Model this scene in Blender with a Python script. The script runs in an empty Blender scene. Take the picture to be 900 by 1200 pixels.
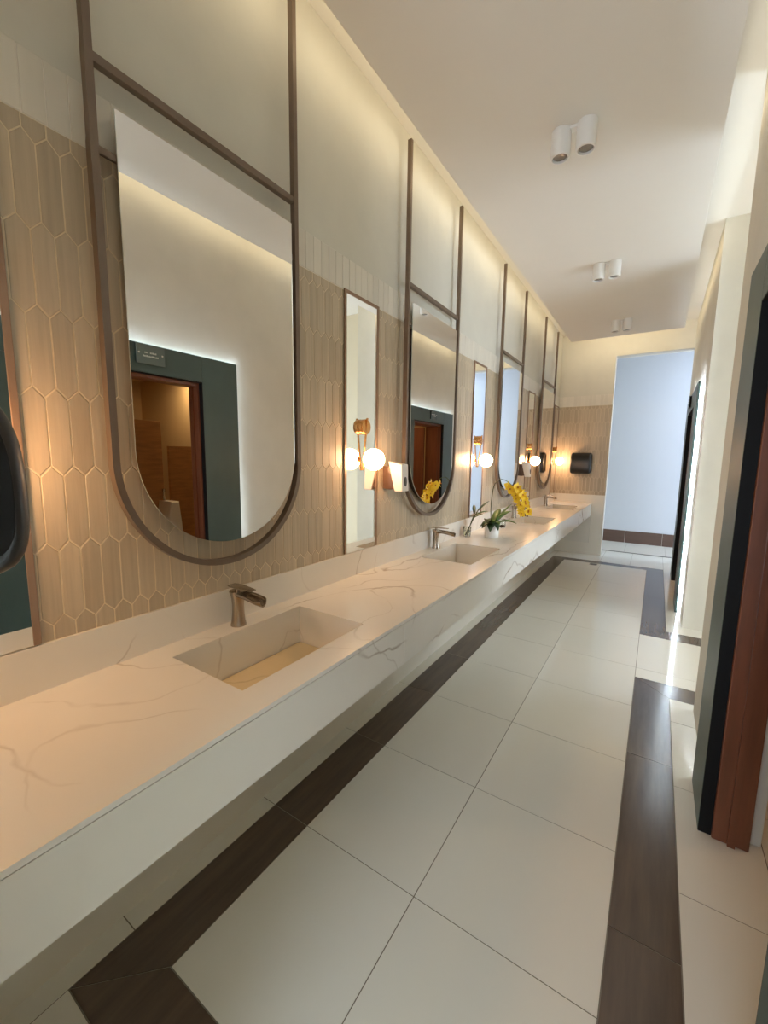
import bpy, bmesh, math, random
from mathutils import Vector, Matrix
random.seed(7)
sc = bpy.context.scene
COL = sc.collection
PI = math.pi

# ------------------------------------------------------------------ measures (metres)
W = 1.785            # right wall plane
L = 7.6              # far end wall
NEAR = 0.08          # near end wall
ZR = 3.571           # slab above the floating ceiling
ZC = 3.3146          # underside of floating ceiling
OY0, OY1 = 3.105, 4.693   # side opening
CZ, CX, AZ = 0.8554, 0.6126, 0.6516   # counter top, counter front, apron bottom
BS = 0.996           # backsplash top

# ------------------------------------------------------------------ materials
def s2l(c):
    return tuple(((v/255)/12.92 if v/255 <= .04045 else ((v/255+.055)/1.055)**2.4) for v in c)

def newmat(name):
    m = bpy.data.materials.new(name); m.use_nodes = True
    nt = m.node_tree; nt.nodes.clear()
    o = nt.nodes.new('ShaderNodeOutputMaterial'); b = nt.nodes.new('ShaderNodeBsdfPrincipled')
    nt.links.new(b.outputs[0], o.inputs[0])
    return m, nt, b

def N(nt, t, **kw):
    n = nt.nodes.new(t)
    for k, v in kw.items():
        if k in n.inputs: n.inputs[k].default_value = v
        else: setattr(n, k, v)
    return n

def plain(name, rgb, rough=.5, metal=0., spec=.5, var=0.0, scale=8., bump=0., stretch=(1, 1, 1), coat=0.):
    m, nt, b = newmat(name)
    c = s2l(rgb)
    b.inputs['Roughness'].default_value = rough; b.inputs['Metallic'].default_value = metal
    b.inputs['Specular IOR Level'].default_value = spec
    b.inputs['Coat Weight'].default_value = coat
    tc = N(nt, 'ShaderNodeTexCoord'); mp = N(nt, 'ShaderNodeMapping'); mp.inputs['Scale'].default_value = stretch
    nt.links.new(tc.outputs['Object'], mp.inputs[0])
    nz = N(nt, 'ShaderNodeTexNoise', Scale=scale, Detail=5.0, Roughness=.6)
    nt.links.new(mp.outputs[0], nz.inputs['Vector'])
    rp = N(nt, 'ShaderNodeValToRGB')
    v = var
    rp.color_ramp.elements[0].position = .3; rp.color_ramp.elements[1].position = .7
    rp.color_ramp.elements[0].color = tuple(x*(1-v) for x in c)+(1,)
    rp.color_ramp.elements[1].color = tuple(min(1, x*(1+v)) for x in c)+(1,)
    nt.links.new(nz.outputs['Fac'], rp.inputs[0]); nt.links.new(rp.outputs[0], b.inputs['Base Color'])
    if bump:
        bp = N(nt, 'ShaderNodeBump', Strength=bump, Distance=.01)
        nt.links.new(nz.outputs['Fac'], bp.inputs['Height']); nt.links.new(bp.outputs[0], b.inputs['Normal'])
    return m

def island(name, rgb, rough, var=.12, streak=None, streak_amt=.0, hue=None, bump=0.):
    """every tile (mesh island) gets its own slight shade"""
    m, nt, b = newmat(name)
    c = s2l(rgb); c2 = s2l(hue) if hue else c
    g = N(nt, 'ShaderNodeNewGeometry')
    rp = N(nt, 'ShaderNodeValToRGB')
    rp.color_ramp.elements[0].color = tuple(x*(1-var) for x in c)+(1,)
    rp.color_ramp.elements[1].color = tuple(min(1, x*(1+var)) for x in c2)+(1,)
    nt.links.new(g.outputs['Random Per Island'], rp.inputs[0])
    out = rp.outputs[0]
    b.inputs['Roughness'].default_value = rough
    if streak:
        tc = N(nt, 'ShaderNodeTexCoord'); mp = N(nt, 'ShaderNodeMapping'); mp.inputs['Scale'].default_value = streak
        nt.links.new(tc.outputs['Object'], mp.inputs[0])
        ad = N(nt, 'ShaderNodeVectorMath', operation='ADD')
        cx = N(nt, 'ShaderNodeCombineXYZ')
        ml = N(nt, 'ShaderNodeMath', operation='MULTIPLY'); ml.inputs[1].default_value = 37.
        nt.links.new(g.outputs['Random Per Island'], ml.inputs[0])
        for k in range(3): nt.links.new(ml.outputs[0], cx.inputs[k])
        nt.links.new(mp.outputs[0], ad.inputs[0]); nt.links.new(cx.outputs[0], ad.inputs[1])
        nz = N(nt, 'ShaderNodeTexNoise', Scale=1.0, Detail=6.0, Roughness=.6)
        nt.links.new(ad.outputs[0], nz.inputs['Vector'])
        r2 = N(nt, 'ShaderNodeValToRGB')
        r2.color_ramp.elements[0].position = .3; r2.color_ramp.elements[1].position = .7
        lo = 1-streak_amt
        r2.color_ramp.elements[0].color = (lo, lo, lo, 1); r2.color_ramp.elements[1].color = (1, 1, 1, 1)
        nt.links.new(nz.outputs['Fac'], r2.inputs[0])
        mx = N(nt, 'ShaderNodeMix', data_type='RGBA', blend_type='MULTIPLY'); mx.inputs[0].default_value = 1
        nt.links.new(out, mx.inputs[6]); nt.links.new(r2.outputs[0], mx.inputs[7])
        out = mx.outputs[2]
        if bump:
            bp = N(nt, 'ShaderNodeBump', Strength=bump, Distance=.004)
            nt.links.new(nz.outputs['Fac'], bp.inputs['Height']); nt.links.new(bp.outputs[0], b.inputs['Normal'])
    nt.links.new(out, b.inputs['Base Color'])
    return m

def marble(name, base, rough=.22, seed=(0, 0, 0)):
    m, nt, b = newmat(name)
    tc = N(nt, 'ShaderNodeTexCoord'); mp = N(nt, 'ShaderNodeMapping')
    mp.inputs['Location'].default_value = seed; mp.inputs['Rotation'].default_value = (.3, .2, .55)
    nt.links.new(tc.outputs['Object'], mp.inputs[0])
    add = None
    src = mp.outputs[0]
    for sc_, amt in ((1.1, .5), (6.5, .07), (22., .012)):
        wn = N(nt, 'ShaderNodeTexNoise', Scale=sc_, Detail=2.0, Roughness=.55)
        nt.links.new(mp.outputs[0], wn.inputs['Vector'])
        sub = N(nt, 'ShaderNodeVectorMath', operation='SUBTRACT'); sub.inputs[1].default_value = (.5, .5, .5)
        nt.links.new(wn.outputs['Color'], sub.inputs[0])
        scl = N(nt, 'ShaderNodeVectorMath', operation='SCALE'); scl.inputs['Scale'].default_value = amt
        nt.links.new(sub.outputs[0], scl.inputs[0])
        add = N(nt, 'ShaderNodeVectorMath', operation='ADD')
        nt.links.new(src, add.inputs[0]); nt.links.new(scl.outputs[0], add.inputs[1]); src = add.outputs[0]
    def vein(scale, width, w0=0.):
        n = N(nt, 'ShaderNodeTexNoise', Scale=scale, Detail=0.0, Roughness=.4)
        mm = N(nt, 'ShaderNodeMapping'); mm.inputs['Location'].default_value = (w0, w0*2, -w0); mm.inputs['Scale'].default_value = (1.7, .8, 1.2)
        nt.links.new(add.outputs[0], mm.inputs[0]); nt.links.new(mm.outputs[0], n.inputs['Vector'])
        a = N(nt, 'ShaderNodeMath', operation='SUBTRACT'); a.inputs[1].default_value = .5
        ab = N(nt, 'ShaderNodeMath', operation='ABSOLUTE')
        nt.links.new(n.outputs['Fac'], a.inputs[0]); nt.links.new(a.outputs[0], ab.inputs[0])
        r = N(nt, 'ShaderNodeMapRange'); r.inputs['From Min'].default_value = 0; r.inputs['From Max'].default_value = width
        r.inputs['To Min'].default_value = 1; r.inputs['To Max'].default_value = 0
        nt.links.new(ab.outputs[0], r.inputs[0])
        return r.outputs[0]
    v1 = vein(1.15, .0075, 3.1); v2 = vein(2.1, .010, 9.7)
    mk = N(nt, 'ShaderNodeTexNoise', Scale=2.3, Detail=3.0)
    nt.links.new(tc.outputs['Object'], mk.inputs['Vector'])
    mr = N(nt, 'ShaderNodeMapRange'); mr.inputs['From Min'].default_value = .43; mr.inputs['From Max'].default_value = .66
    nt.links.new(mk.outputs['Fac'], mr.inputs[0])
    mx = N(nt, 'ShaderNodeMath', operation='MAXIMUM'); 
    v2m = N(nt, 'ShaderNodeMath', operation='MULTIPLY'); v2m.inputs[1].default_value = .5
    nt.links.new(v2, v2m.inputs[0]); nt.links.new(v1, mx.inputs[0]); nt.links.new(v2m.outputs[0], mx.inputs[1])
    mu = N(nt, 'ShaderNodeMath', operation='MULTIPLY'); nt.links.new(mx.outputs[0], mu.inputs[0]); nt.links.new(mr.outputs[0], mu.inputs[1])
    mu2 = N(nt, 'ShaderNodeMath', operation='MULTIPLY'); mu2.inputs[1].default_value = .8; nt.links.new(mu.outputs[0], mu2.inputs[0])
    cl = N(nt, 'ShaderNodeTexNoise', Scale=1.3, Detail=4.0); nt.links.new(add.outputs[0], cl.inputs['Vector'])
    c = s2l(base)
    rp = N(nt, 'ShaderNodeValToRGB')
    rp.color_ramp.elements[0].position = .35; rp.color_ramp.elements[1].position = .65
    rp.color_ramp.elements[0].color = tuple(x*.93 for x in c)+(1,); rp.color_ramp.elements[1].color = c+(1,)
    nt.links.new(cl.outputs['Fac'], rp.inputs[0])
    mix = N(nt, 'ShaderNodeMix', data_type='RGBA'); mix.inputs[7].default_value = s2l((136, 112, 84))+(1,)
    nt.links.new(mu2.outputs[0], mix.inputs[0]); nt.links.new(rp.outputs[0], mix.inputs[6])
    nt.links.new(mix.outputs[2], b.inputs['Base Color'])
    b.inputs['Roughness'].default_value = rough
    return m

def emit(name, rgb, strength):
    m = bpy.data.materials.new(name); m.use_nodes = True; nt = m.node_tree; nt.nodes.clear()
    o = nt.nodes.new('ShaderNodeOutputMaterial'); e = nt.nodes.new('ShaderNodeEmission')
    e.inputs[0].default_value = s2l(rgb)+(1,); e.inputs[1].default_value = strength
    nt.links.new(e.outputs[0], o.inputs[0]); return m

def glassmat(name, rgb=(245, 250, 248), rough=0.0):
    m, nt, b = newmat(name)
    b.inputs['Base Color'].default_value = s2l(rgb)+(1,); b.inputs['Roughness'].default_value = rough
    b.inputs['Transmission Weight'].default_value = 1.; b.inputs['IOR'].default_value = 1.45
    return m

M = {}
M['plaster'] = plain('plaster', (216, 213, 202), .75, var=.05, scale=2.2, bump=.04)
M['ceil'] = plain('ceiling_paint', (226, 223, 216), .8, var=.01, scale=3)
M['bluewall'] = plain('passage_paint', (208, 212, 219), .85, var=.008, scale=2)
M['lobby'] = plain('lobby_paint', (222, 214, 194), .8, var=.01, scale=2)
M['warmwall'] = plain('restroom_paint', (206, 182, 140), .8, var=.02, scale=2)
M['tile'] = island('picket_tile_glaze', (193, 176, 151), .34, var=.07, hue=(199, 183, 158), streak=(60, 60, 2.5), streak_amt=.2, bump=.12)
M['wtile'] = island('white_tile_glaze', (226, 221, 210), .4, var=.05, streak=(12, 20, 4), streak_amt=.05)
M['grout'] = plain('grout', (224, 208, 178), .8, var=.03, scale=30)
M['wgrout'] = plain('white_grout', (235, 230, 220), .8, var=.02, scale=30)
M['ftile'] = island('floor_tile_glaze', (228, 225, 215), .1, var=.012, streak=(1.5, 1.5, 1.5), streak_amt=.03)
M['fband'] = island('brown_wood_look_tile', (94, 78, 66), .2, var=.09, streak=(26, 2.5, 3), streak_amt=.35)
M['fgrout'] = plain('floor_grout', (120, 112, 98), .8, var=.05, scale=30)
M['skirt'] = plain('skirting_tile', (214, 206, 190), .4, var=.02, scale=3)
M['slab'] = plain('plain_white_slab', (234, 229, 219), .35, var=.02, scale=2)
M['brownbase'] = island('brown_skirting_tile', (92, 66, 52), .4, var=.06, streak=(3, 20, 20), streak_amt=.2)
M['marble'] = marble('white_marble', (238, 234, 226))
M['beige'] = marble('beige_marble', (226, 206, 166))
M['bronze'] = plain('bronze_metal', (118, 102, 88), .4, metal=.4, var=.06, scale=14)
M['copper'] = plain('copper_trim', (146, 118, 96), .38, metal=.55, var=.05, scale=14)
M['brass'] = plain('brushed_brass', (205, 150, 92), .25, metal=1., var=.05, scale=20, stretch=(1, 1, 12))
M['nickel'] = plain('brushed_nickel', (178, 168, 155), .26, metal=1., var=.05, scale=30, stretch=(1, 1, 10))
M['mirror'] = None
m, nt, b = newmat('mirror_silver'); b.inputs['Base Color'].default_value = (.93, .94, .935, 1); b.inputs['Metallic'].default_value = 1; b.inputs['Roughness'].default_value = 0.0
M['mirror'] = m
M['medge'] = plain('polished_glass_edge', (226, 232, 226), .15, var=.01)
M['mback'] = plain('mirror_backing', (58, 54, 50), .6, var=.03)
M['teal'] = plain('dark_green_panel', (70, 89, 87), .42, var=.13, scale=3.2, stretch=(1, 1, .6), bump=.02)
M['blackp'] = plain('black_reveal', (9, 9, 10), .65, spec=.25, var=.05)
M['mahog'] = plain('mahogany_wood', (112, 64, 42), .35, var=.2, scale=2.6, stretch=(14, 14, 1.2), coat=.2)
M['oak'] = plain('brown_oak_laminate', (176, 130, 84), .5, var=.22, scale=1.4, stretch=(3, 3, 22))
M['led'] = emit('led_white', (226, 242, 255), 230.)
M['globe'] = emit('globe_glow', (255, 200, 148), 42.)
M['down'] = emit('downlight_glow', (255, 214, 160), 160.)
M['white'] = plain('white_plastic', (236, 230, 224), .35, var=.01)
M['wmetal'] = plain('white_painted_metal', (232, 231, 228), .45, var=.01)
M['lens'] = plain('spot_lens', (120, 118, 114), .2, var=.1, scale=60)
M['blk'] = plain('black_plastic', (22, 21, 20), .34, var=.05)
M['dgrey'] = plain('dark_grey_plastic', (70, 66, 62), .45, var=.05)
M['smoke'] = plain('smoked_reservoir', (96, 72, 58), .3, var=.06)
M['ceramic'] = plain('white_ceramic', (240, 240, 238), .25, var=.01, coat=.3)
M['soil'] = plain('bark_mix', (60, 46, 34), .9, var=.3, scale=60, bump=.4)
M['leaf'] = plain('orchid_leaf', (42, 66, 34), .35, var=.2, scale=12)
M['leafl'] = plain('light_leaf', (92, 124, 66), .4, var=.2, scale=16)
M['stem'] = plain('green_brown_stem', (78, 84, 50), .5, var=.15, scale=30)
M['petal'] = plain('yellow_petal', (248, 208, 42), .5, var=.12, scale=22)
M['lip'] = plain('orange_lip', (196, 112, 22), .5, var=.15, scale=30)
M['bud'] = plain('dark_bud', (92, 64, 30), .5, var=.15, scale=30)
M['glass'] = glassmat('clear_glass')
M['water'] = glassmat('clear_water', (225, 238, 232)); M['water'].node_tree.nodes['Principled BSDF'].inputs['IOR'].default_value = 1.33
M['plate'] = plain('smoked_sign_plate', (104, 118, 116), .25, var=.06, scale=5)
M['ink'] = plain('white_lettering', (214, 220, 216), .5, var=.02)
M['steel'] = plain('steel_grate', (90, 86, 80), .4, metal=.8, var=.05)

# ------------------------------------------------------------------ mesh helpers
class MB:
    def __init__(s): s.bm = bmesh.new()
    def quad(s, pts, mi=0):
        f = s.bm.faces.new([s.bm.verts.new(p) for p in pts]); f.material_index = mi; return f
    def box(s, x0, x1, y0, y1, z0, z1, mi=0, bev=0., seg=2):
        r = bmesh.ops.create_cube(s.bm, size=1)
        vs = r['verts']
        for v in vs: v.co = Vector(((x0+x1)/2+v.co.x*(x1-x0), (y0+y1)/2+v.co.y*(y1-y0), (z0+z1)/2+v.co.z*(z1-z0)))
        fs = {f for v in vs for f in v.link_faces}
        for f in fs: f.material_index = mi
        if bev:
            es = {e for v in vs for e in v.link_edges}
            rr = bmesh.ops.bevel(s.bm, geom=list(es), offset=bev, segments=seg, profile=.5, affect='EDGES')
            for f in rr['faces']: f.material_index = mi
        return s
    def prism(s, pts, axis, a0, a1, mi=0, bev=0., seg=2):
        """polygon (list of 2-d points in the two other axes, in x,y,z order) extruded along axis"""
        def P(p, a):
            q = list(p); q.insert('xyz'.index(axis), a); return q
        A = [s.bm.verts.new(P(p, a0)) for p in pts]; B = [s.bm.verts.new(P(p, a1)) for p in pts]
        n = len(pts); fs = [s.bm.faces.new(A), s.bm.faces.new(B[::-1])]
        for i in range(n): fs.append(s.bm.faces.new([A[i], B[i], B[(i+1) % n], A[(i+1) % n]][::-1]))
        for f in fs: f.material_index = mi
        bmesh.ops.recalc_face_normals(s.bm, faces=fs)
        if bev:
            es = set(fs[0].edges) | set(fs[1].edges)
            rr = bmesh.ops.bevel(s.bm, geom=list(es), offset=bev, segments=seg, profile=.5, affect='EDGES')
            for f in rr['faces']: f.material_index = mi
        return s
    def lathe(s, prof, c=(0, 0, 0), axis='z', n=32, mi=0):
        rings = []
        for r, h in prof:
            ring = []
            for i in range(n):
                a = 2*PI*i/n; p = (r*math.cos(a), r*math.sin(a), h)
                if axis == 'x': p = (h, r*math.cos(a), r*math.sin(a))
                if axis == 'y': p = (r*math.cos(a), h, r*math.sin(a))
                ring.append(s.bm.verts.new((c[0]+p[0], c[1]+p[1], c[2]+p[2])))
            rings.append(ring)
        fs = []
        for a, b in zip(rings, rings[1:]):
            for i in range(n): fs.append(s.bm.faces.new([a[i], a[(i+1) % n], b[(i+1) % n], b[i]]))
        if prof[0][0] > 1e-6: fs.append(s.bm.faces.new(rings[0]))
        if prof[-1][0] > 1e-6: fs.append(s.bm.faces.new(rings[-1]))
        for f in fs: f.material_index = mi; f.smooth = True
        bmesh.ops.remove_doubles(s.bm, verts=[v for r in rings for v in r], dist=1e-6)
        return s
    def sweep(s, path, rad, n=8, mi=0, closed=False):
        """round tube along a path; rad number or list"""
        P = [Vector(p) for p in path]; k = len(P)
        R = rad if isinstance(rad, (list, tuple)) else [rad]*k
        ref = Vector((0, 0, 1)); rings = []
        for i, p in enumerate(P):
            t = (P[min(i+1, k-1)]-P[max(i-1, 0)]).normalized()
            if i == 0:
                ref = Vector((1, 0, 0)) if abs(t.x) < .8 else Vector((0, 1, 0))
            u = (ref-t*ref.dot(t)).normalized(); w = t.cross(u); ref = u
            rings.append([s.bm.verts.new(p+(u*math.cos(2*PI*j/n)+w*math.sin(2*PI*j/n))*R[i]) for j in range(n)])
        fs = []
        for a, b in zip(rings, rings[1:]):
            for j in range(n): fs.append(s.bm.faces.new([a[j], a[(j+1) % n], b[(j+1) % n], b[j]]))
        fs.append(s.bm.faces.new(rings[0][::-1])); fs.append(s.bm.faces.new(rings[-1]))
        for f in fs: f.material_index = mi; f.smooth = True
        return s
    def obj(s, name, mats, parent=None, smooth=None):
        bmesh.ops.recalc_face_normals(s.bm, faces=s.bm.faces)
        me = bpy.data.meshes.new(name); s.bm.to_mesh(me); s.bm.free()
        for m in (mats if isinstance(mats, (list, tuple)) else [mats]): me.materials.append(m)
        if smooth is not None:
            me.polygons.foreach_set('use_smooth', [True]*len(me.polygons)); me.set_sharp_from_angle(angle=smooth)
        o = bpy.data.objects.new(name, me); COL.objects.link(o)
        if parent: o.parent = parent
        return o

def thing(name, label, cat, loc=(0, 0, 0), group=None, rz=0.):
    o = bpy.data.objects.new(name, None); COL.objects.link(o); o.location = loc; o.rotation_euler.z = rz
    o.empty_display_size = .05
    o['label'] = label; o['category'] = cat
    if group: o['group'] = group
    return o
def struct(o):
    o['kind'] = 'structure'; return o
def sempty(name, loc=(0, 0, 0)):
    o = bpy.data.objects.new(name, None); COL.objects.link(o); o.location = loc; o['kind'] = 'structure'; return o
def dup(root, loc, label, rz=None):
    r = root.copy(); COL.objects.link(r); r.location = loc; r['label'] = label
    if rz is not None: r.rotation_euler.z = rz
    for ch in list(root.children):
        c = ch.copy(); COL.objects.link(c); c.parent = r
        for g in list(ch.children):
            d = g.copy(); COL.objects.link(d); d.parent = c
    return r

# ------------------------------------------------------------------ clipping for wall tiles
def clip(poly, a0, a1, b0, b1):
    def cut(p, ax, lim, keep_lt):
        o = []
        for i in range(len(p)):
            A, B = p[i], p[(i+1) % len(p)]
            ia = (A[ax] <= lim) if keep_lt else (A[ax] >= lim); ib = (B[ax] <= lim) if keep_lt else (B[ax] >= lim)
            if ia: o.append(A)
            if ia != ib:
                t = (lim-A[ax])/(B[ax]-A[ax]); o.append((A[0]+(B[0]-A[0])*t, A[1]+(B[1]-A[1])*t))
        return o
    for ax, lim, lt in ((0, a0, False), (0, a1, True), (1, b0, False), (1, b1, True)):
        if len(poly) < 3: return []
        poly = cut(poly, ax, lim, lt)
    # drop doubles
    out = []
    for p in poly:
        if not out or (abs(p[0]-out[-1][0])+abs(p[1]-out[-1][1])) > 2e-4: out.append(p)
    if len(out) > 2 and abs(out[0][0]-out[-1][0])+abs(out[0][1]-out[-1][1]) < 2e-4: out.pop()
    return out if len(out) > 2 else []

def tiles(mb, polys, place, th=.0045, inset=.0016):
    for p in polys:
        cx = sum(q[0] for q in p)/len(p); cy = sum(q[1] for q in p)/len(p)
        ins = []
        for q in p:
            d = math.hypot(q[0]-cx, q[1]-cy); k = max(0, 1-inset*1.4/d) if d > 0 else 1
            ins.append((cx+(q[0]-cx)*k, cy+(q[1]-cy)*k))
        t = random.uniform(-.0004, .0004)
        A = [mb.bm.verts.new(place(q, 0.0)) for q in p]; B = [mb.bm.verts.new(place(q, th*.75+t)) for q in p]; C_ = [mb.bm.verts.new(place(q, th+t)) for q in ins]
        n = len(p)
        for i in range(n):
            j = (i+1) % n
            mb.bm.faces.new([A[i], A[j], B[j], B[i]]); mb.bm.faces.new([B[i], B[j], C_[j], C_[i]])
        mb.bm.faces.new(C_)

def pickets(a0, a1, b0, b1, phase):
    w, H, ap, g = .0556, .222, .028, .0034
    out = []
    for k in range(-3, 6):
        zb = 1.499+H*k
        ph = phase+(w/2 if k % 2 else 0)
        i0 = int((a0-ph)/w)-2
        for i in range(i0, i0+int((a1-a0)/w)+5):
            c = ph+i*w; m = zb+H/2; hw = w/2-g/2
            t = H/2+ap/2-g/2; s_ = H/2-ap/2-g*.35
            poly = [(c, m-t), (c+hw, m-s_), (c+hw, m+s_), (c, m+t), (c-hw, m+s_), (c-hw, m-s_)]
            q = clip(poly, a0, a1, b0, b1)
            if q: out.append(q)
    return out
def slats(a0, a1, b0, b1, w=.0556, g=.0025):
    out = []; a = a0
    while a < a1-.01:
        out.append([(a+g/2, b0+g/2), (min(a+w, a1)-g/2, b0+g/2), (min(a+w, a1)-g/2, b1), (a+g/2, b1)]); a += w
    return out

# ------------------------------------------------------------------ SHELL
# floor: grout bed plus individual tiles
T = .6; GY = 1.1523
X1, X2, XJ, X3, X4 = .16, .355, .871, 1.459, 1.662
mb = MB()
mb.box(-.15, 4.6, -2.2, 9.4, -.15, -.0015, 2)
G = .0035
def ft(x0, x1, y0, y1, mi=0):
    if x1-x0 > .01 and y1-y0 > .01:
        mb.box(x0+G/2, x1-G/2, y0+G/2, y1-G/2, -.0014, 0, mi)
YB0, YB1 = .559, 6.963
ys = [GY+T*k for k in range(-6, 14)]
def ycut(y0, y1, grid): return [y0]+[y for y in grid if y0+.02 < y < y1-.02]+[y1]
for a, b_ in zip(ycut(YB0, YB1, ys), ycut(YB0, YB1, ys)[1:]):
    ft(X2, XJ, a, b_); ft(XJ, X3, a, b_)
bys = [y for y in ys if YB0 < y < YB1]
for a, b_ in zip(bys, bys[1:]): ft(X1, X2, a, b_, 1)
# mitred corner pieces near-left
def poly(pts, mi):
    mb.prism(pts, 'z', -.0014, 0, mi)
g = .0022
yl = [y for y in ys if y > YB0][0]
poly([(X1+g, YB0-.195+2*g), (X2-g, YB0+g), (X2-g, yl-g), (X1+g, yl-g)], 1)
poly([(X1+2*g, YB0-.195+g), (X4-g, YB0-.195+g), (X3+g, YB0-g), (X2-g, YB0-g)], 1)
yl2 = [y for y in ys if y < YB1][-1]
poly([(X1+g, yl2+g), (X2-g, yl2+g), (X2-g, YB1-g), (X1+g, YB1+.17-g)], 1)
poly([(X2, YB1+g), (X3, YB1+g), (X4-g, YB1+.17-g), (X1+2*g, YB1+.17-g)], 1)
# right band: near run, turn into the side opening, far run
NB, FB = 3.389, 4.288
rj = [1.435, 2.44]
yy = [YB0] + rj + [NB-.2]
poly([(X3+g, YB0), (X4-g, YB0-.195), (X4-g, rj[0]-g), (X3+g, rj[0]-g)], 1)
ft(X3, X4, rj[0], rj[1], 1)
poly([(X3+g, rj[1]+g), (X4-g, rj[1]+g), (X4-g, NB-.2-g), (X3+g, NB-g)], 1)
poly([(X3+g, NB), (X4, NB-.2), (2.4, NB-.2), (2.4, NB)], 1)
poly([(X3+g, FB), (2.4, FB), (2.4, FB+.2), (X4, FB+.2)], 1)
poly([(X3+g, FB+g), (X4-g, FB+.2+g), (X4-g, 5.6), (X3+g, 5.6)], 1)
ft(X3, X4, 5.603, 6.4, 1)
poly([(X3+g, 6.4), (X4-g, 6.4), (X4-g, YB1+.17), (X3+g, YB1)], 1)
# cream tiles outside the bands
ys2 = [.549+.603*k for k in range(-6, 14)]
for a, b_ in zip(ycut(-2.2, L, ys2), ycut(-2.2, L, ys2)[1:]): ft(-.05, X1, a, b_)
for a, b_ in zip(ycut(NB, FB, [3.55]), ycut(NB, FB, [3.55])[1:]): ft(X3, 2.06, a, b_); ft(2.06, 2.4, a, b_)
ys3 = [1.70+.6*k for k in range(-8, 14)]
for a, b_ in zip(ycut(-2.2, NB-.2, ys3), ycut(-2.2, NB-.2, ys3)[1:]):
    ft(X4, 1.955, a, b_); ft(1.955, 2.5, a, b_) if a < 2.9 else ft(1.955, 2.5, a, b_)
for a, b_ in zip(ycut(FB+.2, L, ys3), ycut(FB+.2, L, ys3)[1:]): ft(X4, 1.955, a, b_); ft(1.955, 2.5, a, b_)
for a in range(4):
    for k in range(14): ft(2.5+.525*a, 2.5+.525*(a+1), -.1+.6*k, -.1+.6*(k+1))
ft(2.4, 2.5, NB-.2, FB+.2)
for xa, xb in ((X1, .84), (.84, 1.24), (1.24, X4)): ft(xa, xb, YB1+.17, 8.11)
for xa, xb in ((-.05, .5), (.5, 1.1), (1.1, 1.7), (1.7, 2.3), (2.3, 2.9), (2.9, 3.5), (3.5, 4.6)):
    ft(xa, xb, 8.15, 8.75); ft(xa, xb, 8.75, 9.4)
ft(X4, 2.5, L, 8.11); ft(2.5, 4.6, 8.0, 8.11)
mb.box(-.05, 4.6, 8.11, 8.15, -.0014, .004, 3)
for xa, xb in ((X1, .76), (.76, 1.36), (1.36, X4)):
    for ya, yb in ((-2.2, -1.4), (-1.4, -.8), (-.8, -.2), (-.2, YB0-.195)): ft(xa, xb, ya, yb)
floor = struct(mb.obj('floor', [M['ftile'], M['fband'], M['fgrout'], M['dgrey']]))

# left wall
wl = sempty('wall_left')
MB().box(-.15, 0, -2.2, 9.4, 0, ZR).obj('plaster', M['plaster'], wl)
mb = MB(); mb.box(0.0, .0052, NEAR, L, BS-.01, 2.4348); mb.box(0.0, .0045, NEAR, L, 2.4348, 2.598, 1); mb.obj('grout', [M['grout'], M['wgrout']], wl)
mb = MB(); tiles(mb, pickets(NEAR, L, BS+.001, 2.4338, .568), lambda q, h: (.002+h, q[0], q[1])); mb.obj('picket_tile', M['tile'], wl)
mb = MB(); tiles(mb, slats(NEAR+.02, L, 2.436, 2.6004), lambda q, h: (.002+h, q[0], q[1])); mb.obj('white_tile', M['wtile'], wl)
MB().box(0, .085, NEAR, L, 0, .60).obj('lower_cladding', M['skirt'], wl)

# far end wall with the opening on its right
wf = sempty('wall_far')
mb = MB(); mb.box(0, .8, L, L+.15, 0, ZR); mb.box(.8, W, L, L+.15, 3.174, ZR); mb.obj('plaster', M['plaster'], wf)
mb = MB(); mb.box(.0, .8, L-.0052, L, BS-.01, 2.4348); mb.box(.0, .8, L-.0045, L, 2.4348, 2.598, 1); mb.obj('grout', [M['grout'], M['wgrout']], wf)
mb = MB(); tiles(mb, pickets(.007, .799, BS+.001, 2.4338, .03), lambda q, h: (q[0], L-.002-h, q[1])); mb.obj('picket_tile', M['tile'], wf)
mb = MB(); tiles(mb, slats(.007, .799, 2.436, 2.6004), lambda q, h: (q[0], L-.002-h, q[1])); mb.obj('white_tile', M['wtile'], wf)
mb = MB(); mb.box(.0, .8, L-.012, L, 0, BS); mb.obj('lower_cladding', M['slab'], wf)
# near end wall
wn = sempty('wall_near')
mb = MB(); mb.box(0, .8, NEAR-.15, NEAR, 0, ZR); mb.box(.8, W, NEAR-.15, NEAR, 3.174, ZR); mb.obj('plaster', M['plaster'], wn)
# right wall
mb = MB(); mb.box(.65, .8, -2.2, NEAR-.15, 0, ZR); mb.box(.65, 1.95, -2.35, -2.2, 3.17, ZR); mb.obj('passage_shade_walls', M['plaster'], wn)  # unseen walls behind the camera, added to hold back near daylight
wr = sempty('wall_right')
mb = MB()
mb.box(W, 1.95, -2.2, 1.0, 0, ZR); mb.box(W, 1.95, 1.0, 2.105, 2.15, ZR); mb.box(W, 1.95, 2.105, OY0, 0, ZR)
mb.box(W, 2.07, OY1, 5.50, 0, ZR); mb.box(W, 2.07, 5.50, 6.60, 2.15, ZR); mb.box(W, 2.07, 6.60, L+.15, 0, ZR)
mb.obj('plaster', M['plaster'], wr)
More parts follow.
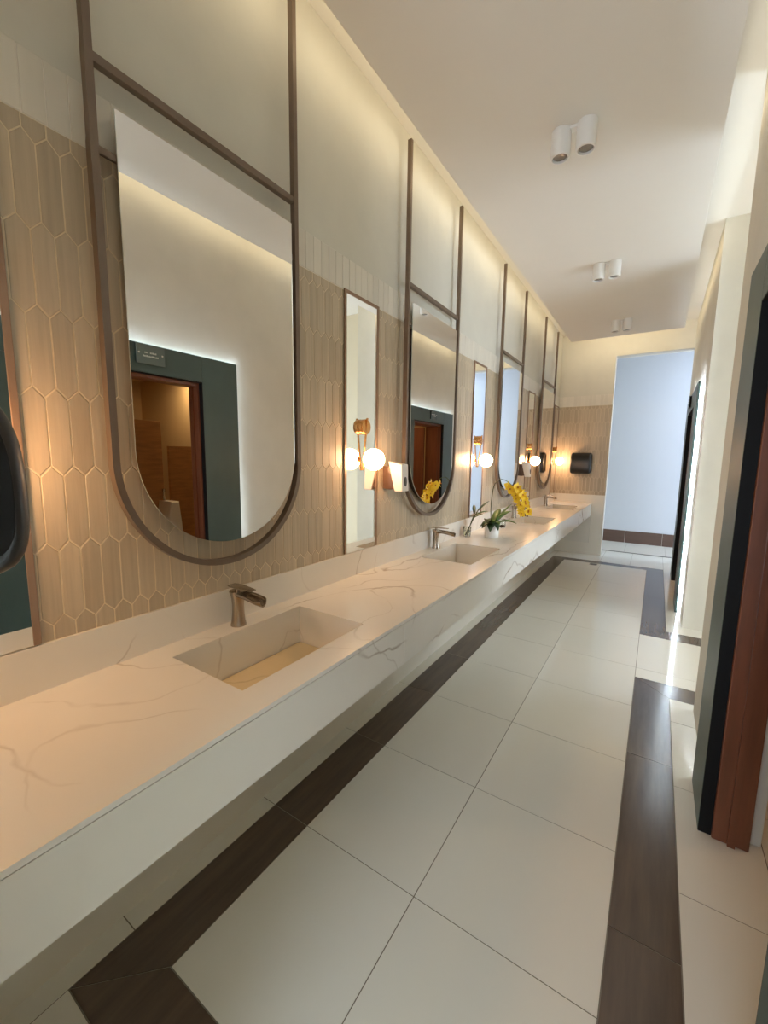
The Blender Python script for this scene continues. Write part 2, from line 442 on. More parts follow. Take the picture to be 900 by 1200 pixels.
# rooms around: restrooms, lobby, passages
struct(MB().box(1.95, 4.6, 2.95, OY0, 0, ZR).obj('wall_lobby_near', M['lobby']))
struct(MB().box(4.45, 4.6, OY0, 4.95, 2.4, ZR).obj('shade_lintel_lobby', M['lobby']))  # unseen lintel, added to cut daylight on the pier of the side opening
struct(MB().box(2.07, 4.6, 4.95, 5.1, 0, ZR).obj('wall_lobby_far', M['lobby']))
wrr = sempty('wall_restroom')
mb = MB(); mb.box(4.4, 4.6, .2, 2.95, 0, 2.6); mb.box(1.95, 4.6, .05, .2, 0, 2.6); mb.box(1.95, 4.4, 2.94, 2.95, 0, 2.6); mb.box(1.94, 4.6, .05, 2.95, 2.5, 2.6)
mb.obj('plaster', M['warmwall'], wrr)
mb = MB(); mb.box(3.4, 3.55, 5.1, 7.75, 0, 2.6); mb.box(2.07, 3.4, 5.1, 5.12, 0, 2.6); mb.box(2.07, 3.4, 7.6, 7.75, 0, 2.6); mb.box(2.06, 3.55, 5.1, 7.75, 2.5, 2.6)
ww = struct(mb.obj('wall_washroom', M['warmwall']))
MB().lathe([(.06, 2.495), (.06, 2.488), (0, 2.488)], (2.75, 6.1, 0), 'z', 20).obj('added_fill_lamp', M['down'], ww)  # unseen lamp added to brighten the second washroom
mb = MB(); mb.box(-.15, 4.6, 9.15, 9.35, 0, 4.2); mb.obj('wall_passage', M['bluewall']); 
struct(bpy.data.objects['wall_passage'])
struct(MB().box(2.07, 4.6, L+.15, L+.25, 0, 3.6).obj('wall_passage_side', M['bluewall']))
struct(MB().box(-.15, 2.3, L+.15, 9.15, 3.45, 3.6).obj('shade_roof_passage', M['ceil']))  # unseen partial roof, added to dim the daylight on the passage wall
mb = MB()
xx = -.15
while xx < 4.5:
    mb.box(xx+.002, xx+.598, 9.138, 9.15, .0, .23, 0); xx += .6
mb.box(-.15, 4.6, 9.145, 9.15, 0, .229, 1)
struct(mb.obj('baseboard_passage', [M['brownbase'], M['wgrout']]))
# ceilings
struct(MB().box(-.15, 4.6, -2.35, 5.1, ZR, ZR+.15).box(-.15, 2.07, 5.1, L+.15, ZR, ZR+.15).obj('ceiling_slab', M['ceil']))
struct(MB().box(.238, 1.627, .55, 6.977, ZC, ZC+.05, bev=.003).obj('ceiling', M['ceil']))
hang = sempty('trim_1')
mb = MB()
for y in (1.2, 2.9, 4.7, 6.3):
    for x in (.6, 1.25): mb.box(x-.015, x+.015, y-.015, y+.015, ZC+.05, ZR)
mb.obj('ceiling_hanger', M['wmetal'], hang)

# ------------------------------------------------------------------ doorways with dark green surrounds
def doorway(name, y0, y1, d0, d1, depth):
    r = sempty(name)
    xf, xb = W-.045, W-.022; H, h = 2.33, 2.13
    mb = MB(); mb.box(xf, xb, y0, d0, 0, h, bev=.001); mb.box(xf, xb, d1, y1, 0, H, bev=.001); mb.box(xf, xb, y0, d1-.002, h+.002, H, bev=.001); mb.obj('surround_panel', M['teal'], r)
    mb = MB(); mb.box(xf+.001, W, d0-.001, d0+.004, 0, h); mb.box(xf+.001, W, d1-.004, d1+.001, 0, h); mb.box(xf+.001, W, d0, d1, h-.004, h+.001); mb.obj('reveal', M['blackp'], r)
    mb = MB()
    mb.box(W, W+depth, d0-.04, d0+.02, 0, h+.02, bev=.004); mb.box(W, W+depth, d1-.02, d1+.04, 0, h+.02, bev=.004); mb.box(W, W+depth, d0+.02, d1-.02, h-.03, h+.02, bev=.004)
    mb.box(W+.05, W+.075, d0+.02, d0+.032, 0, h-.03); mb.box(W+.05, W+.075, d1-.032, d1-.02, 0, h-.03)
    mb.obj('door_frame', M['mahog'], r)
    mb = MB(); mb.box(xb+.0005, xb+.004, y0+.012, y0+.024, .02, H-.02); mb.box(xb+.0005, xb+.004, y1-.024, y1-.012, .02, H-.02); mb.box(xb+.0005, xb+.004, y0+.03, y1-.03, H-.024, H-.012); mb.obj('light_strip', M['led'], r)
    mb = MB()
    for yy_ in (y0+.15, y1-.15): 
        for zz in (.3, 1.2, 2.2): mb.box(xb, W, yy_-.02, yy_+.02, zz-.03, zz+.03)
    mb.obj('spacer', M['blackp'], r)
    return r
doorway('door_1', .69, 2.395, 1.04, 2.065, .12)
d2 = doorway('door_2', 5.15, 6.93, 5.54, 6.56, .285)
mb = MB(); mb.box(2.08, 2.92, 6.49, 6.53, .01, 2.09, bev=.002); lf = mb.obj('door_leaf', M['mahog'], d2)

# signs over the doors
def sign(label, y, z, wid, hei):
    s = thing('door_sign', label, 'sign', (W-.045, y, z), 'plaques over the dark green doorways')
    MB().box(-.022, -.016, -wid/2, wid/2, -hei/2, hei/2, bev=.002).obj('plate', M['plate'], s)
    MB().box(-.016, -.001, -wid/2+.006, wid/2-.006, -hei/2+.006, hei/2-.006).obj('backing', M['blackp'], s)
    for a in (-1, 1): MB().lathe([(.006, -.026), (.006, -.018), (0, -.018)], (0, a*(wid/2-.018), .006), 'x', 12).obj('standoff', M['wmetal'], s)
    mb = MB()
    for row, n, zz in ((0, 9, .012), (1, 13, -.012)):
        wd = .085 if row == 0 else .11
        for i in range(n):
            if row == 0 and i == 3: continue
            a = -wd/2+wd*i/n
            mb.box(-.0226, -.0219, a, a+wd/n*.66, zz-.006, zz-.006+random.uniform(.008, .012))
    mb.obj('lettering', M['ink'], s)
    return s
sign('dark plaque with faint white lettering over the nearer doorway, in the largest mirror', 1.655, 2.255, .20, .135)
sign('small pale plaque over the farther doorway, seen in the second mirror', 6.15, 2.245, .20, .135)

# restroom fittings seen through the doorway in the mirror
p = thing('toilet_partition', 'tall brown wood partition seen through the nearer doorway in the largest mirror', 'partition', (3.2, 0, 0), 'wood partitions inside the restroom')
MB().box(0, .03, 1.3, 2.516, .12, 1.916, bev=.002).obj('panel', M['oak'], p)
mb = MB()
for y in (1.4, 2.45): mb.box(.005, .025, y-.02, y+.02, 0, .12)
mb.obj('foot', M['steel'], p)
p = thing('toilet_partition', 'lower brown wood partition beside the tall one, seen in the largest mirror', 'partition', (3.2, 0, 0), 'wood partitions inside the restroom')
MB().box(0, .03, 2.588, 2.93, .12, 1.655, bev=.002).obj('panel', M['oak'], p)
mb = MB()
for y in (2.63, 2.88): mb.box(.005, .025, y-.02, y+.02, 0, .12)
mb.obj('foot', M['steel'], p)
u = thing('urinal', 'white fixture by the wood partitions, low in the largest mirror', 'urinal', (3.2, 2.49, 0))
mb = MB(); mb.prism([(-.13, .45), (-.12, .62), (-.045, 1.06), (.045, 1.06), (.09, .62), (.09, .45)], 'x', -.26, -.001, bev=.02, seg=3); mb.obj('bowl', M['ceramic'], u, smooth=.6)
MB().lathe([(.012, 0), (.012, .10), (.018, .11), (.018, .13), (0, .135)], (-.04, 0, 1.055), 'z', 16).obj('flush_pipe', M['nickel'], u)
dl = thing('recessed_downlight', 'small round ceiling light inside the restroom, in the largest mirror', 'light', (3.2, 2.72, 2.5))
MB().lathe([(.085, 0), (.085, -.012), (.06, -.014), (.06, -.001)], (0, 0, 0), 'z', 24).obj('trim_ring', M['wmetal'], dl)
MB().lathe([(.058, -.002), (.058, -.008), (0, -.008)], (0, 0, 0), 'z', 24).obj('lens', M['down'], dl)

# ------------------------------------------------------------------ vanity counter
K = (.745, 2.571, 4.700, 6.40); WK = .6165; XK1, XK2 = .1192, .4926
ct = thing('vanity_counter', 'long white marble vanity counter with four sunken basins along the left wall', 'counter', (0, 0, 0))
mb = MB()
Y0, Y1 = NEAR+.001, L-.012
th = .014
mb.box(.015, XK1, Y0, Y1, CZ-th, CZ); mb.box(XK2, CX, Y0, Y1, CZ-th, CZ)
e = Y0
for k in K: mb.box(XK1, XK2, e, k, CZ-th, CZ); e = k+WK
mb.box(XK1, XK2, e, Y1, CZ-th, CZ)
mb.obj('countertop', M['marble'], ct)
mb = MB()
seams = [Y0, 1.506, 3.12, 4.74, 6.35, Y1]
for a, b_ in zip(seams, seams[1:]): mb.box(CX-.022, CX-.003, a+.0012, b_-.0012, AZ, CZ-th-.005)
mb.obj('apron', M['marble'], ct)
MB().box(.095, CX-.03, Y0, Y1, AZ, AZ+.01).obj('underside', M['skirt'], ct)
struct(MB().box(.0, .0149, Y0, Y1, CZ-.02, BS).obj('trim_2', M['marble']))
MB().box(.095, CX-.005, Y1-.03, Y1-.001, .2, AZ).obj('end_support', M['marble'], ct)
for k in K:
    mb = MB(); zb = .668; t = .012
    mb.box(XK1-t, XK1, k-t, k+WK+t, zb, CZ-th); mb.box(XK2, XK2+t, k-t, k+WK+t, zb, CZ-th)
    mb.box(XK1, XK2, k-t, k, zb, CZ-th); mb.box(XK1, XK2, k+WK, k+WK+t, zb, CZ-th)
    mb.box(XK1-t, XK2+t, k-t, k+WK+t, zb-t+.002, zb)
    bs = mb.obj('sink_basin', M['marble'], ct)
    MB().box(XK1+.006, XK2-.006, k+.006, k+WK-.006, zb+.004, zb+.016, bev=.001).obj('drain_cover', M['beige'], bs)

# faucets
def faucet():
    f = thing('faucet', '', 'faucet', (0, 0, 0), 'waterfall faucets behind the basins')
    MB().lathe([(0, 0), (.0315, 0), (.031, .006), (.0275, .02), (.0245, .05), (.0235, .085), (.0255, .115), (.030, .135), (.0335, .143), (.0335, .147), (0, .147)], n=28).obj('body', M['nickel'], f, smooth=.7)
    # open trough spout
    mb = MB(); n = 12; st = []
    for i in range(15):
        t = i/14; x = -.01+.165*t; z = .139+.003*math.sin(t*PI)-.012*t*t; wv = .027+.006*t
        if t > .8: wv *= math.sqrt(max(.02, 1-((t-.8)/.2)**2*.75))
        ring = []
        for s_, rr in ((0, 1.), (1, .84)):
            for j in range(n+1):
                a = PI+PI*j/n
                jj = j if s_ == 0 else n-j
                a = PI+PI*jj/n
                ring.append(mb.bm.verts.new((x, wv*rr*math.cos(a), z+.024*rr*math.sin(a)*(1 if s_ == 0 else .9)+.004)))
        st.append(ring)
    m_ = len(st[0])
    for a, b_ in zip(st, st[1:]):
        for j in range(m_): mb.bm.faces.new([a[j], a[(j+1) % m_], b_[(j+1) % m_], b_[j]])
    mb.bm.faces.new(st[0]); mb.bm.faces.new(st[-1][::-1])
    mb.obj('spout', M['nickel'], f, smooth=.7)
    mb = MB(); mb.lathe([(.010, .146), (.010, .160), (.012, .162), (0, .163)], n=16)
    hs = [(-.040, .018), (-.02, .024), (.02, .024), (.06, .019), (.10, .012)]
    top = [(x, w) for x, w in hs]
    pts = [(x, -w) for x, w in top]+[(x, w) for x, w in top[::-1]]
    mb.prism(pts, 'z', .162, .167, bev=.0015)
    h = mb.obj('lever', M['nickel'], f, smooth=.5)
    return f
FA = faucet(); FA.location = (.070, 1.058, CZ); FA['label'] = 'brushed nickel faucet at the nearest basin, under the largest mirror'
dup(FA, (.070, 2.905, CZ), 'brushed nickel faucet at the second basin, left of the small bamboo vase')
dup(FA, (.070, 5.02, CZ), 'brushed nickel faucet at the third basin, partly behind the potted orchid')
dup(FA, (.070, 6.72, CZ), 'brushed nickel faucet at the farthest basin, beside the end wall')

# ------------------------------------------------------------------ round-bottomed mirrors in hanging frames
def arc_path(hw, zc, ztop, n=40):
    p = [(-hw, ztop), (-hw, 2.445), (-hw, 2.43)]
    for i in range(n+1):
        a = PI+PI*i/n; p.append((hw*math.cos(a), zc+hw*math.sin(a)))
    p += [(hw, 2.43), (hw, 2.445), (hw, ztop)]; return p
def framed_mirror():
    f = thing('framed_mirror', '', 'mirror', (0, 0, 0), 'round-bottomed mirrors in tall bronze frames')
    hw = .397; b2 = .0108; x0, x1 = .038, .068; zc0 = 1.5295; zt = 3.476
    oc = .020
    outer = arc_path(hw+b2, zc0, zt); inner = arc_path(hw-b2, zc0, zt)
    mb = MB(); n = len(outer); V = []
    for (o, i) in zip(outer, inner):
        xa = x0 if o[1] < 2.44 else x1-.026
        V.append([mb.bm.verts.new((xa, *o)), mb.bm.verts.new((x1, *o)), mb.bm.verts.new((x1, *i)), mb.bm.verts.new((xa, *i))])
    for a, b_ in zip(V, V[1:]):
        for j in range(4): mb.bm.faces.new([a[j], a[(j+1) % 4], b_[(j+1) % 4], b_[j]])
    mb.bm.faces.new(V[0]); mb.bm.faces.new(V[-1][::-1])
    mb.obj('frame', M['bronze'], f, smooth=.5)
    MB().box(x1-.030, x1-.006, -hw+b2, hw-b2, 2.643, 2.668, bev=.001).obj('crossbar', M['bronze'], f)
    mb = MB(); mb.box(.043, .0535, -hw-.002, hw+.002, 2.412, 2.434, bev=.001)
    mb.obj('crossbar', M['bronze'], f)
    q = .3535; oc = .020; zc = 1.212+q; ptop = 2.555
    pts = [(oc-q, ptop)]+[(oc+q*math.cos(PI+PI*i/48), zc+q*math.sin(PI+PI*i/48)) for i in range(49)]+[(oc+q, ptop)]
    mb = MB()
    A = [mb.bm.verts.new((.0545, *p)) for p in pts]; B = [mb.bm.verts.new((.060, *p)) for p in pts]
    k = len(pts)
    ff = mb.bm.faces.new(B); ff.material_index = 0
    fb = mb.bm.faces.new(A[::-1]); fb.material_index = 2
    for i in range(k):
        j = (i+1) % k; fe = mb.bm.faces.new([A[i], A[j], B[j], B[i]]); fe.material_index = 1
    g_ = mb.obj('mirror_glass', [M['mirror'], M['medge'], M['mback']], f)
    rb = .328; bp = [(oc-rb, 2.40)]+[(oc+rb*math.cos(PI+PI*i/32), zc+rb*math.sin(PI+PI*i/32)) for i in range(33)]+[(oc+rb, 2.40)]
    MB().prism(bp, 'x', .0075, .0425).obj('shading_board', M['mback'], f)  # mount behind the glass, added and widened to darken the tile ring
    return f
FM = framed_mirror()
FM.location = (0, 1.030, 0); FM['label'] = 'largest round-bottomed mirror in a bronze frame, above the nearest basin'
dup(FM, (0, 2.818, 0), 'second round-bottomed mirror, reflecting the yellow orchid and a doorway')
dup(FM, (0, 4.730, 0), 'third round-bottomed mirror, above the orchid, reflecting the pale blue wall')
dup(FM, (0, 6.543, 0), 'farthest round-bottomed mirror, nearest the tiled end wall')

# narrow mirrors between them
def narrow_mirror():
    f = thing('narrow_mirror', '', 'mirror', (0, 0, 0), 'narrow upright mirrors behind the globe lamps')
    w = .3293/2; z0, z1 = 1.0, 2.4408; b_ = .018
    mb = MB(); mb.box(.0075, .0155, -w, -w+b_, z0, z1, bev=.001); mb.box(.0075, .0155, w-b_, w, z0, z1, bev=.001); mb.box(.0075, .0155, -w+b_, w-b_, z1-b_, z1, bev=.001)
    mb.obj('frame', M['copper'], f)
    mb = MB(); mb.box(.0075, .012, -w+b_, w-b_, z0, z1-b_, 1)
    for fc in mb.bm.faces:
        if fc.calc_center_median().x > .0119: fc.material_index = 0
    mb.obj('mirror_glass', [M['mirror'], M['mback']], f)
    return f
S = (.0929+.1646, 1.8304+.1646, 3.7128+.1646, 5.625+.1646, 7.41)
NM = narrow_mirror(); NM.location = (0, S[0], 0); NM['label'] = 'narrow copper-framed mirror cut off at the left edge, beside the black dispenser'
dup(NM, (0, S[1], 0), 'narrow upright mirror between the largest mirror and the second round-bottomed one')
dup(NM, (0, S[2], 0), 'narrow upright mirror behind the bamboo sprig, between second and third round-bottomed mirrors')
dup(NM, (0, S[3], 0), 'narrow upright mirror between the third and the farthest round-bottomed mirrors')
dup(NM, (0, S[4], 0), 'narrow upright mirror in the corner against the tiled end wall')

# globe lamps
def lamp():
    f = thing('wall_lamp', '', 'lamp', (0, 0, 0), 'brass globe lamps on the narrow mirrors')
    MB().lathe([(0, .0202), (.043, .0202), (.044, .022), (.044, .050), (.042, .053), (0, .053)], (0, 0, 1.728), 'x', 36).obj('wall_plate', M['brass'], f, smooth=.6)
    mb = MB(); A = Vector((.058, 0, 1.778)); B = Vector((.026, 0, 1.476)); w = .0048
    mb.prism([(A.x-w, A.z), (A.x+w, A.z), (B.x+w, B.z), (B.x-w, B.z)], 'y', -w, w, bev=.001)
    mb.obj('arm', M['brass'], f)
    MB().lathe([(0, .034), (.013, .034), (.016, .040), (.016, .047), (0, .047)], (0, 0, 1.541), 'x', 20).obj('globe_holder', M['brass'], f, smooth=.6)
    mb = MB(); bmesh.ops.create_uvsphere(mb.bm, u_segments=32, v_segments=20, radius=.0625)
    for v in mb.bm.verts: v.co += Vector((.1065, 0, 1.541))
    mb.obj('globe_shade', M['globe'], f, smooth=3.2)
    return f
LP = lamp(); LP.location = (-.008, S[1], 0); LP['label'] = 'nearest lit globe lamp in view, right of the largest mirror'
dup(LP, (-.008, S[0], 0), 'globe lamp on the narrow mirror at the left edge')
dup(LP, (-.008, S[2], 0), 'second lit globe lamp, yellowish, right of the second round-bottomed mirror')
dup(LP, (-.008, S[3], 0), 'third lit globe lamp, above the farther white soap dispenser')
dup(LP, (-.008, S[4], 0), 'farthest lit globe lamp, in the corner beside the black dispenser')

# soap dispensers
def soap():
    f = thing('soap_dispenser', '', 'dispenser', (0, 0, 0), 'white wall soap dispensers')
    w = .042
    MB().prism([(.052, 1.532), (.150, 1.512), (.158, 1.345), (.100, 1.343)], 'y', -w, w, bev=.006, seg=3).obj('cover', M['white'], f, smooth=.7)
    MB().prism([(.0075, 1.50), (.062, 1.50), (.102, 1.36), (.06, 1.352), (.0075, 1.356)], 'y', -w*.8, w*.8, bev=.004).obj('reservoir', M['smoke'], f, smooth=.7)
    mb = MB(); n = 20
    pts = [(.014*math.cos(2*PI*i/n), 1.405+.030*math.sin(2*PI*i/n)) for i in range(n)]
    mb.prism(pts, 'x', .152, .1605, bev=.001); mb.obj('push_button', M['dgrey'], f)
    return f
SO = soap(); SO.location = (0, 2.262, 0); SO['label'] = 'white soap dispenser left of the second round-bottomed mirror'
dup(SO, (0, 5.33, 0), 'white soap dispenser under the third lit globe lamp')

def spline(c, n=6):
    c = [Vector(p) for p in c]; out = []
    for i in range(len(c)-1):
        p0, p1, p2, p3 = c[max(i-1, 0)], c[i], c[i+1], c[min(i+2, len(c)-1)]
        for k in range(n):
            t = k/n
            out.append(.5*((2*p1)+(p2-p0)*t+(2*p0-5*p1+4*p2-p3)*t*t+(3*p1-p0-3*p2+p3)*t**3))
    out.append(c[-1]); return out
# black dispensers on the end walls
def dispenser():
    f = thing('towel_dispenser', '', 'dispenser', (0, 0, 0), 'black dispensers on the end walls')
    # local: wall at y=0, front toward -y, centre x=0
    prof = [(-.004, -.168), (-.140, -.168), (-.168, -.152), (-.186, -.108), (-.190, -.02), (-.184, .06), (-.165, .115), (-.132, .150), (-.09, .168), (-.004, .168)]
    mid = [(p.x, p.y) for p in spline([(y, z, 0) for y, z in prof[1:-1]], 4)]
    prof = [prof[0]]+mid+[prof[-1]]
    MB().prism(prof, 'x', -.152, .152, bev=.030, seg=5).obj('cover', M['blk'], f, smooth=.7)
    sp = [(y*.80-.012, z*.83) for y, z in prof]
    for s_ in (-1, 1):
        mb = MB(); mb.prism(sp, 'x', s_*.147, s_*.1535, bev=.002); mb.obj('side_panel', M['blackp'], f)
    MB().box(-.12, .12, -.005, 0, -.14, .14).obj('wall_plate', M['dgrey'], f)
    return f
DP = dispenser(); DP.location = (.417, L-.0072, 1.513); DP['label'] = 'black rounded dispenser on the tiled far end wall'
dup(DP, (.417, NEAR, 1.51), 'black rounded dispenser cut off at the left edge, close to the camera', PI)

# ceiling twin spots
def spots():
    f = thing('ceiling_spotlight', '', 'light', (0, 0, ZC), 'white twin cylinder spotlights on the ceiling')
    MB().box(-.045, .045, -.02, .02, -.016, -.0002, bev=.002).obj('base', M['wmetal'], f)
    for s_ in (-1, 1):
        c = (s_*.064, 0, 0)
        h = MB().lathe([(0, -.0005), (.048, -.0005), (.050, -.003), (.050, -.132), (.0475, -.135), (.040, -.135), (.040, -.118), (0, -.118)], c, n=32).obj('housing', M['wmetal'], f, smooth=.6)
        MB().lathe([(0, -.1185), (.037, -.1185), (.037, -.124), (.018, -.126), (0, -.122)], c, n=24).obj('lens', M['lens'], h, smooth=.6)
    return f
SP = spots(); SP.location = (.958, 2.60, ZC); SP['label'] = 'nearest white twin spotlight on the ceiling, largest of the three'
dup(SP, (.95, 4.42, ZC), 'middle white twin spotlight on the ceiling')
dup(SP, (.95, 6.22, ZC), 'farthest white twin spotlight, near the end of the ceiling')

# floor drain
fd = thing('floor_drain', 'small dark drain plate on the floor near the far brown band', 'drain', (.778, 6.877, 0))
MB().box(-.05, .05, -.05, .05, .0002, .003, bev=.001).obj('rim', M['steel'], fd)
mb = MB()
for i in range(5): mb.box(-.04, .04, -.036+i*.016, -.028+i*.016, .003, .004)
mb.obj('slot', M['blk'], fd)

# ------------------------------------------------------------------ orchid
OX, OY = .268, 3.635
orc = thing('potted_orchid', 'yellow orchid in a round white pot on the counter', 'plant', (OX, OY, CZ))
MB().lathe([(0, 0), (.060, 0), (.063, .003), (.064, .118), (.0625, .121), (.058, .121), (.057, .1), (0, .1)], n=36).obj('pot', M['ceramic'], orc, smooth=.6)
mb = MB(); mb.lathe([(.056, .099), (.056, .108), (.03, .114), (0, .116)], n=20); mb.obj('soil', M['soil'], orc)
def leaf(mb, base, az, ln, wd, lift, droop, mi=0):
    d = Vector((math.cos(az), math.sin(az), 0)); s_ = Vector((-math.sin(az), math.cos(az), 0)); k = 9; L_ = []
    for i in range(k+1):
        t = i/k; c = Vector(base)+d*ln*t+Vector((0, 0, lift*t-droop*t*t))
        w = wd*(math.sin(PI*min(1, t*.93+.07))**.8)*.5
        z = Vector((0, 0, -w*.0)); up = Vector((0, 0, w*.35))
        th_ = Vector((0, 0, -.0025))
        L_.append([mb.bm.verts.new(c+s_*w+up), mb.bm.verts.new(c), mb.bm.verts.new(c-s_*w+up), mb.bm.verts.new(c-s_*w*.95+up+th_), mb.bm.verts.new(c+th_*1.4), mb.bm.verts.new(c+s_*w*.95+up+th_)])
    for a, b_ in zip(L_, L_[1:]):
        for j in range(6):
            f_ = mb.bm.faces.new([a[j], a[(j+1) % 6], b_[(j+1) % 6], b_[j]]); f_.smooth = True; f_.material_index = mi
    mb.bm.faces.new(L_[0]); mb.bm.faces.new(L_[-1][::-1])
for az, ln, wd, li, dr, mt in ((-1.9, .13, .075, .10, .12, 'leaf'), (-.9, .17, .07, .15, .12, 'leafl'), (.1, .20, .075, .13, .10, 'leafl'), (.9, .19, .07, .20, .08, 'leafl'), (2.4, .13, .07, .12, .10, 'leaf'), (-2.7, .10, .07, .09, .12, 'leaf'), (-1.4, .09, .085, .11, .16, 'leaf'), (-.6, .08, .08, .12, .16, 'leaf'), (-2.1, .07, .07, .13, .13, 'leaf'), (.5, .15, .075, .22, .03, 'leafl'), (1.5, .16, .07, .19, .06, 'leafl'), (-.3, .13, .06, .17, .05, 'leafl')):
    mb = MB(); leaf(mb, (.012*math.cos(az), .012*math.sin(az), .112), az, ln, wd, li, dr); mb.obj('leaf', M[mt], orc)
# stem: up, over, and down along the blooms (local to pot)
def loc(p): return Vector(p)-Vector((OX, OY, CZ))
ctrl = [(.262, 3.632, .962), (.252, 3.63, 1.10), (.258, 3.63, 1.24), (.275, 3.63, 1.33), (.315, 3.635, 1.375), (.37, 3.64, 1.37), (.43, 3.645, 1.325), (.48, 3.655, 1.26), (.515, 3.66, 1.19), (.54, 3.66, 1.125), (.548, 3.66, 1.085)]
sp = [loc(p) for p in spline(ctrl)]
MB().sweep(sp, [.0042-.0022*i/(len(sp)-1) for i in range(len(sp))], 8).obj('stem', M['stem'], orc)
def bloom(c, nrm, size, roll):
    mb = MB(); n = Vector(nrm).normalized(); a = n.orthogonal().normalized(); b_ = n.cross(a)
    def petal(ang, ln, wd, cup, mi):
        d = a*math.cos(ang)+b_*math.sin(ang); s_ = n.cross(d); k = 5; R = []
        for i in range(k+1):
            t = i/k; w = wd*math.sin(PI*(.12+.85*t))*.5; p_ = Vector(c)+d*ln*t+n*(cup*t*t*ln)
            R.append([mb.bm.verts.new(p_+s_*w+n*.0012), mb.bm.verts.new(p_-s_*w+n*.0012), mb.bm.verts.new(p_-s_*w-n*.0004), mb.bm.verts.new(p_+s_*w-n*.0004)])
        for x, y in zip(R, R[1:]):
            for j in range(4):
                f_ = mb.bm.faces.new([x[j], x[(j+1) % 4], y[(j+1) % 4], y[j]]); f_.material_index = mi
        f_ = mb.bm.faces.new(R[0]); f_.material_index = mi; f_ = mb.bm.faces.new(R[-1][::-1]); f_.material_index = mi
    for q, (ln, wd) in enumerate(((1., .62), (1.0, 1.05), (.95, .6), (.95, .6), (1.0, 1.05))):
        petal(roll+q*2*PI/5, size*ln, size*wd, .22, 0)
    return mb
def lipmesh(c, nrm, size):
    mb = MB(); n = Vector(nrm).normalized()
    mb.sweep([Vector(c), Vector(c)+n*size*.22, Vector(c)+n*size*.4+Vector((0, 0, -size*.15))], [size*.12, size*.16, size*.06], 7); return mb
rnd = random.Random(4)
nb = 22
for i in range(nb):
    t = .60+.375*i/(nb-1); p = sp[int(t*(len(sp)-1))]
    side = 1 if i % 2 else -1
    out = Vector((.35*side+.2, -.75+.1*side, rnd.uniform(-.2, .25)))
    out = out+Vector((rnd.uniform(-.3, .3), rnd.uniform(-.3, .2), 0))
    if i % 3 == 0: out = Vector((.75*side, .35, rnd.uniform(0, .3)))
    out.normalize()
    size = .047-.012*i/nb
    c = p+Vector((side*.022, -.004, rnd.uniform(-.008, .012)))+out*.018
    fl = bloom(c, out, size, rnd.uniform(0, 6)).obj('flower', M['petal'], orc, smooth=.9)
    lipmesh(c, out, size).obj('lip', M['lip'], fl)
for p, r_ in (((.548, 3.655, 1.078), .009), ((.566, 3.655, 1.072), .008), ((.530, 3.65, 1.070), .008)):
    q = loc(p); mb = MB(); bmesh.ops.create_icosphere(mb.bm, subdivisions=2, radius=r_)
    for v in mb.bm.verts: v.co = Vector((v.co.x, v.co.y, v.co.z*1.4))+q
    mb.obj('bud', M['bud'], orc, smooth=3)

# glass vase with bamboo
VX, VY = .075, 3.53
va = thing('bamboo_vase', 'small clear glass vase with a green bamboo sprig beside the second basin', 'vase', (VX, VY, CZ))
MB().lathe([(0, 0), (.030, 0), (.033, .004), (.036, .09), (.0345, .091), (.0325, .088), (.030, .012), (0, .010)], n=28).obj('glass', M['glass'], va, smooth=.6)
MB().lathe([(0, .0115), (.0292, .0125), (.0312, .05), (0, .05)], n=24).obj('water', M['water'], va, smooth=.6)
for (p0, p1) in (((-.008, -.01, .014), (.035, .15, .22)), ((.006, -.004, .014), (.012, .13, .19))):
    mb = MB(); A, B = Vector(p0), Vector(p1); pts = []; rs = []
    for i in range(13):
        t = i/12; pts.append(A.lerp(B, t)+Vector((0, -.012*math.sin(t*PI), 0))); rs.append(.0042+(.0012 if i % 3 == 0 else 0))
    mb.sweep(pts, rs, 8); mb.obj('stalk', M['stem'], va)
for b_, az, ln, li in (((.035, .15, .22), 1.0, .13, .11), ((.030, .13, .19), .7, .11, .05), ((.012, .13, .19), 2.0, .10, .10), ((.02, .10, .16), .2, .08, .06)):
    mb = MB(); leaf(mb, b_, az, ln, .032, li, .02); mb.obj('leaf', M['leafl' if az < .9 else 'leaf'], va)
# little jar
jr = thing('glass_jar', 'tiny clear jar with dark contents, behind the orchid pot', 'jar', (.182, 4.22, CZ))
MB().lathe([(0, 0), (.030, 0), (.032, .004), (.032, .082), (.028, .09), (.026, .088), (.029, .08), (.029, .006), (0, .005)], n=24).obj('glass', M['glass'], jr, smooth=.6)
mb = MB(); mb.lathe([(0, .0055), (.0282, .0065), (.0282, .026), (.012, .031), (0, .03)], n=20); mb.obj('pebbles', M['soil'], jr)

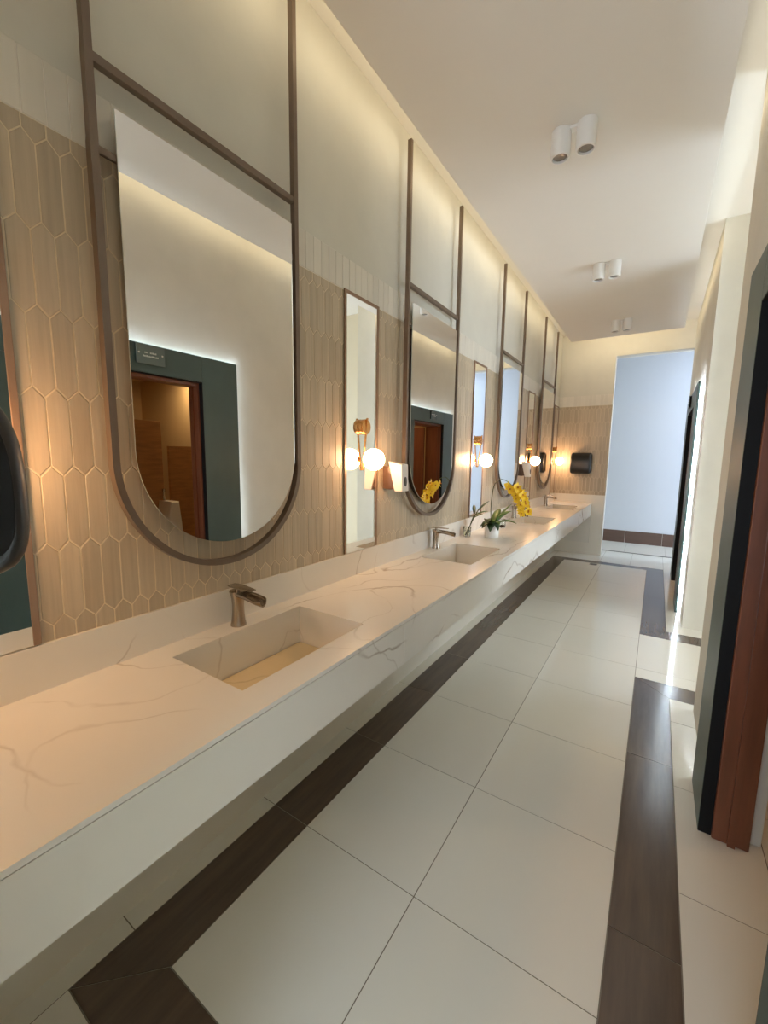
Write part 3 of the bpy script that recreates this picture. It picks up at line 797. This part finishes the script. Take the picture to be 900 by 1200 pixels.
# ------------------------------------------------------------------ light
w = bpy.data.worlds.new('World'); sc.world = w; w.use_nodes = True
bg = w.node_tree.nodes['Background']; bg.inputs[0].default_value = (.74, .86, 1.0, 1); bg.inputs[1].default_value = 5.2

def area(name, loc_, rot, sx, sy, power, rgb, spread=PI):
    l = bpy.data.lights.new(name, 'AREA'); l.shape = 'RECTANGLE'; l.size = sx; l.size_y = sy; l.energy = power; l.color = s2l(rgb); l.spread = spread
    o = bpy.data.objects.new(name, l); COL.objects.link(o); o.location = loc_; o.rotation_euler = rot; return o
cove = (255, 234, 194)
area('cove_light', (.232, 3.8, ZC+.075), (0, PI/2, 0), .03, 6.2, 5, cove)
area('cove_light', (1.633, 3.8, ZC+.075), (0, -PI/2, 0), .03, 6.2, 3.5, cove)
area('cove_light', (.93, 6.983, ZC+.075), (PI/2, 0, 0), 1.3, .03, 3, cove)

# ------------------------------------------------------------------ camera
cam = bpy.data.cameras.new('camera'); co = bpy.data.objects.new('camera', cam); COL.objects.link(co); sc.camera = co
yaw, pitch, roll = .5783, -.1282, .0129
fwd = Vector((-math.sin(yaw)*math.cos(pitch), math.cos(yaw)*math.cos(pitch), math.sin(pitch)))
right = Vector((math.cos(yaw), math.sin(yaw), 0)); up = right.cross(fwd)
r2 = right*math.cos(roll)+up*math.sin(roll); u2 = up*math.cos(roll)-right*math.sin(roll)
mat = Matrix((r2, u2, -fwd)).transposed().to_4x4(); mat.translation = Vector((1.4753, 0, 1.5485)); co.matrix_world = mat
cam.sensor_fit = 'VERTICAL'; cam.sensor_height = 36; cam.lens = 487.14*36/1200; cam.clip_start = .02

sc.view_settings.view_transform = 'Standard'; sc.view_settings.look = 'None'; sc.view_settings.gamma = 1; sc.view_settings.use_curve_mapping = False
sc.view_settings.exposure = 0.42
cy = sc.cycles
cy.max_bounces = 12; cy.diffuse_bounces = 8; cy.glossy_bounces = 6; cy.transmission_bounces = 8; cy.sample_clamp_indirect = 6
cy.use_denoising = True; cy.caustics_reflective = False; cy.caustics_refractive = False
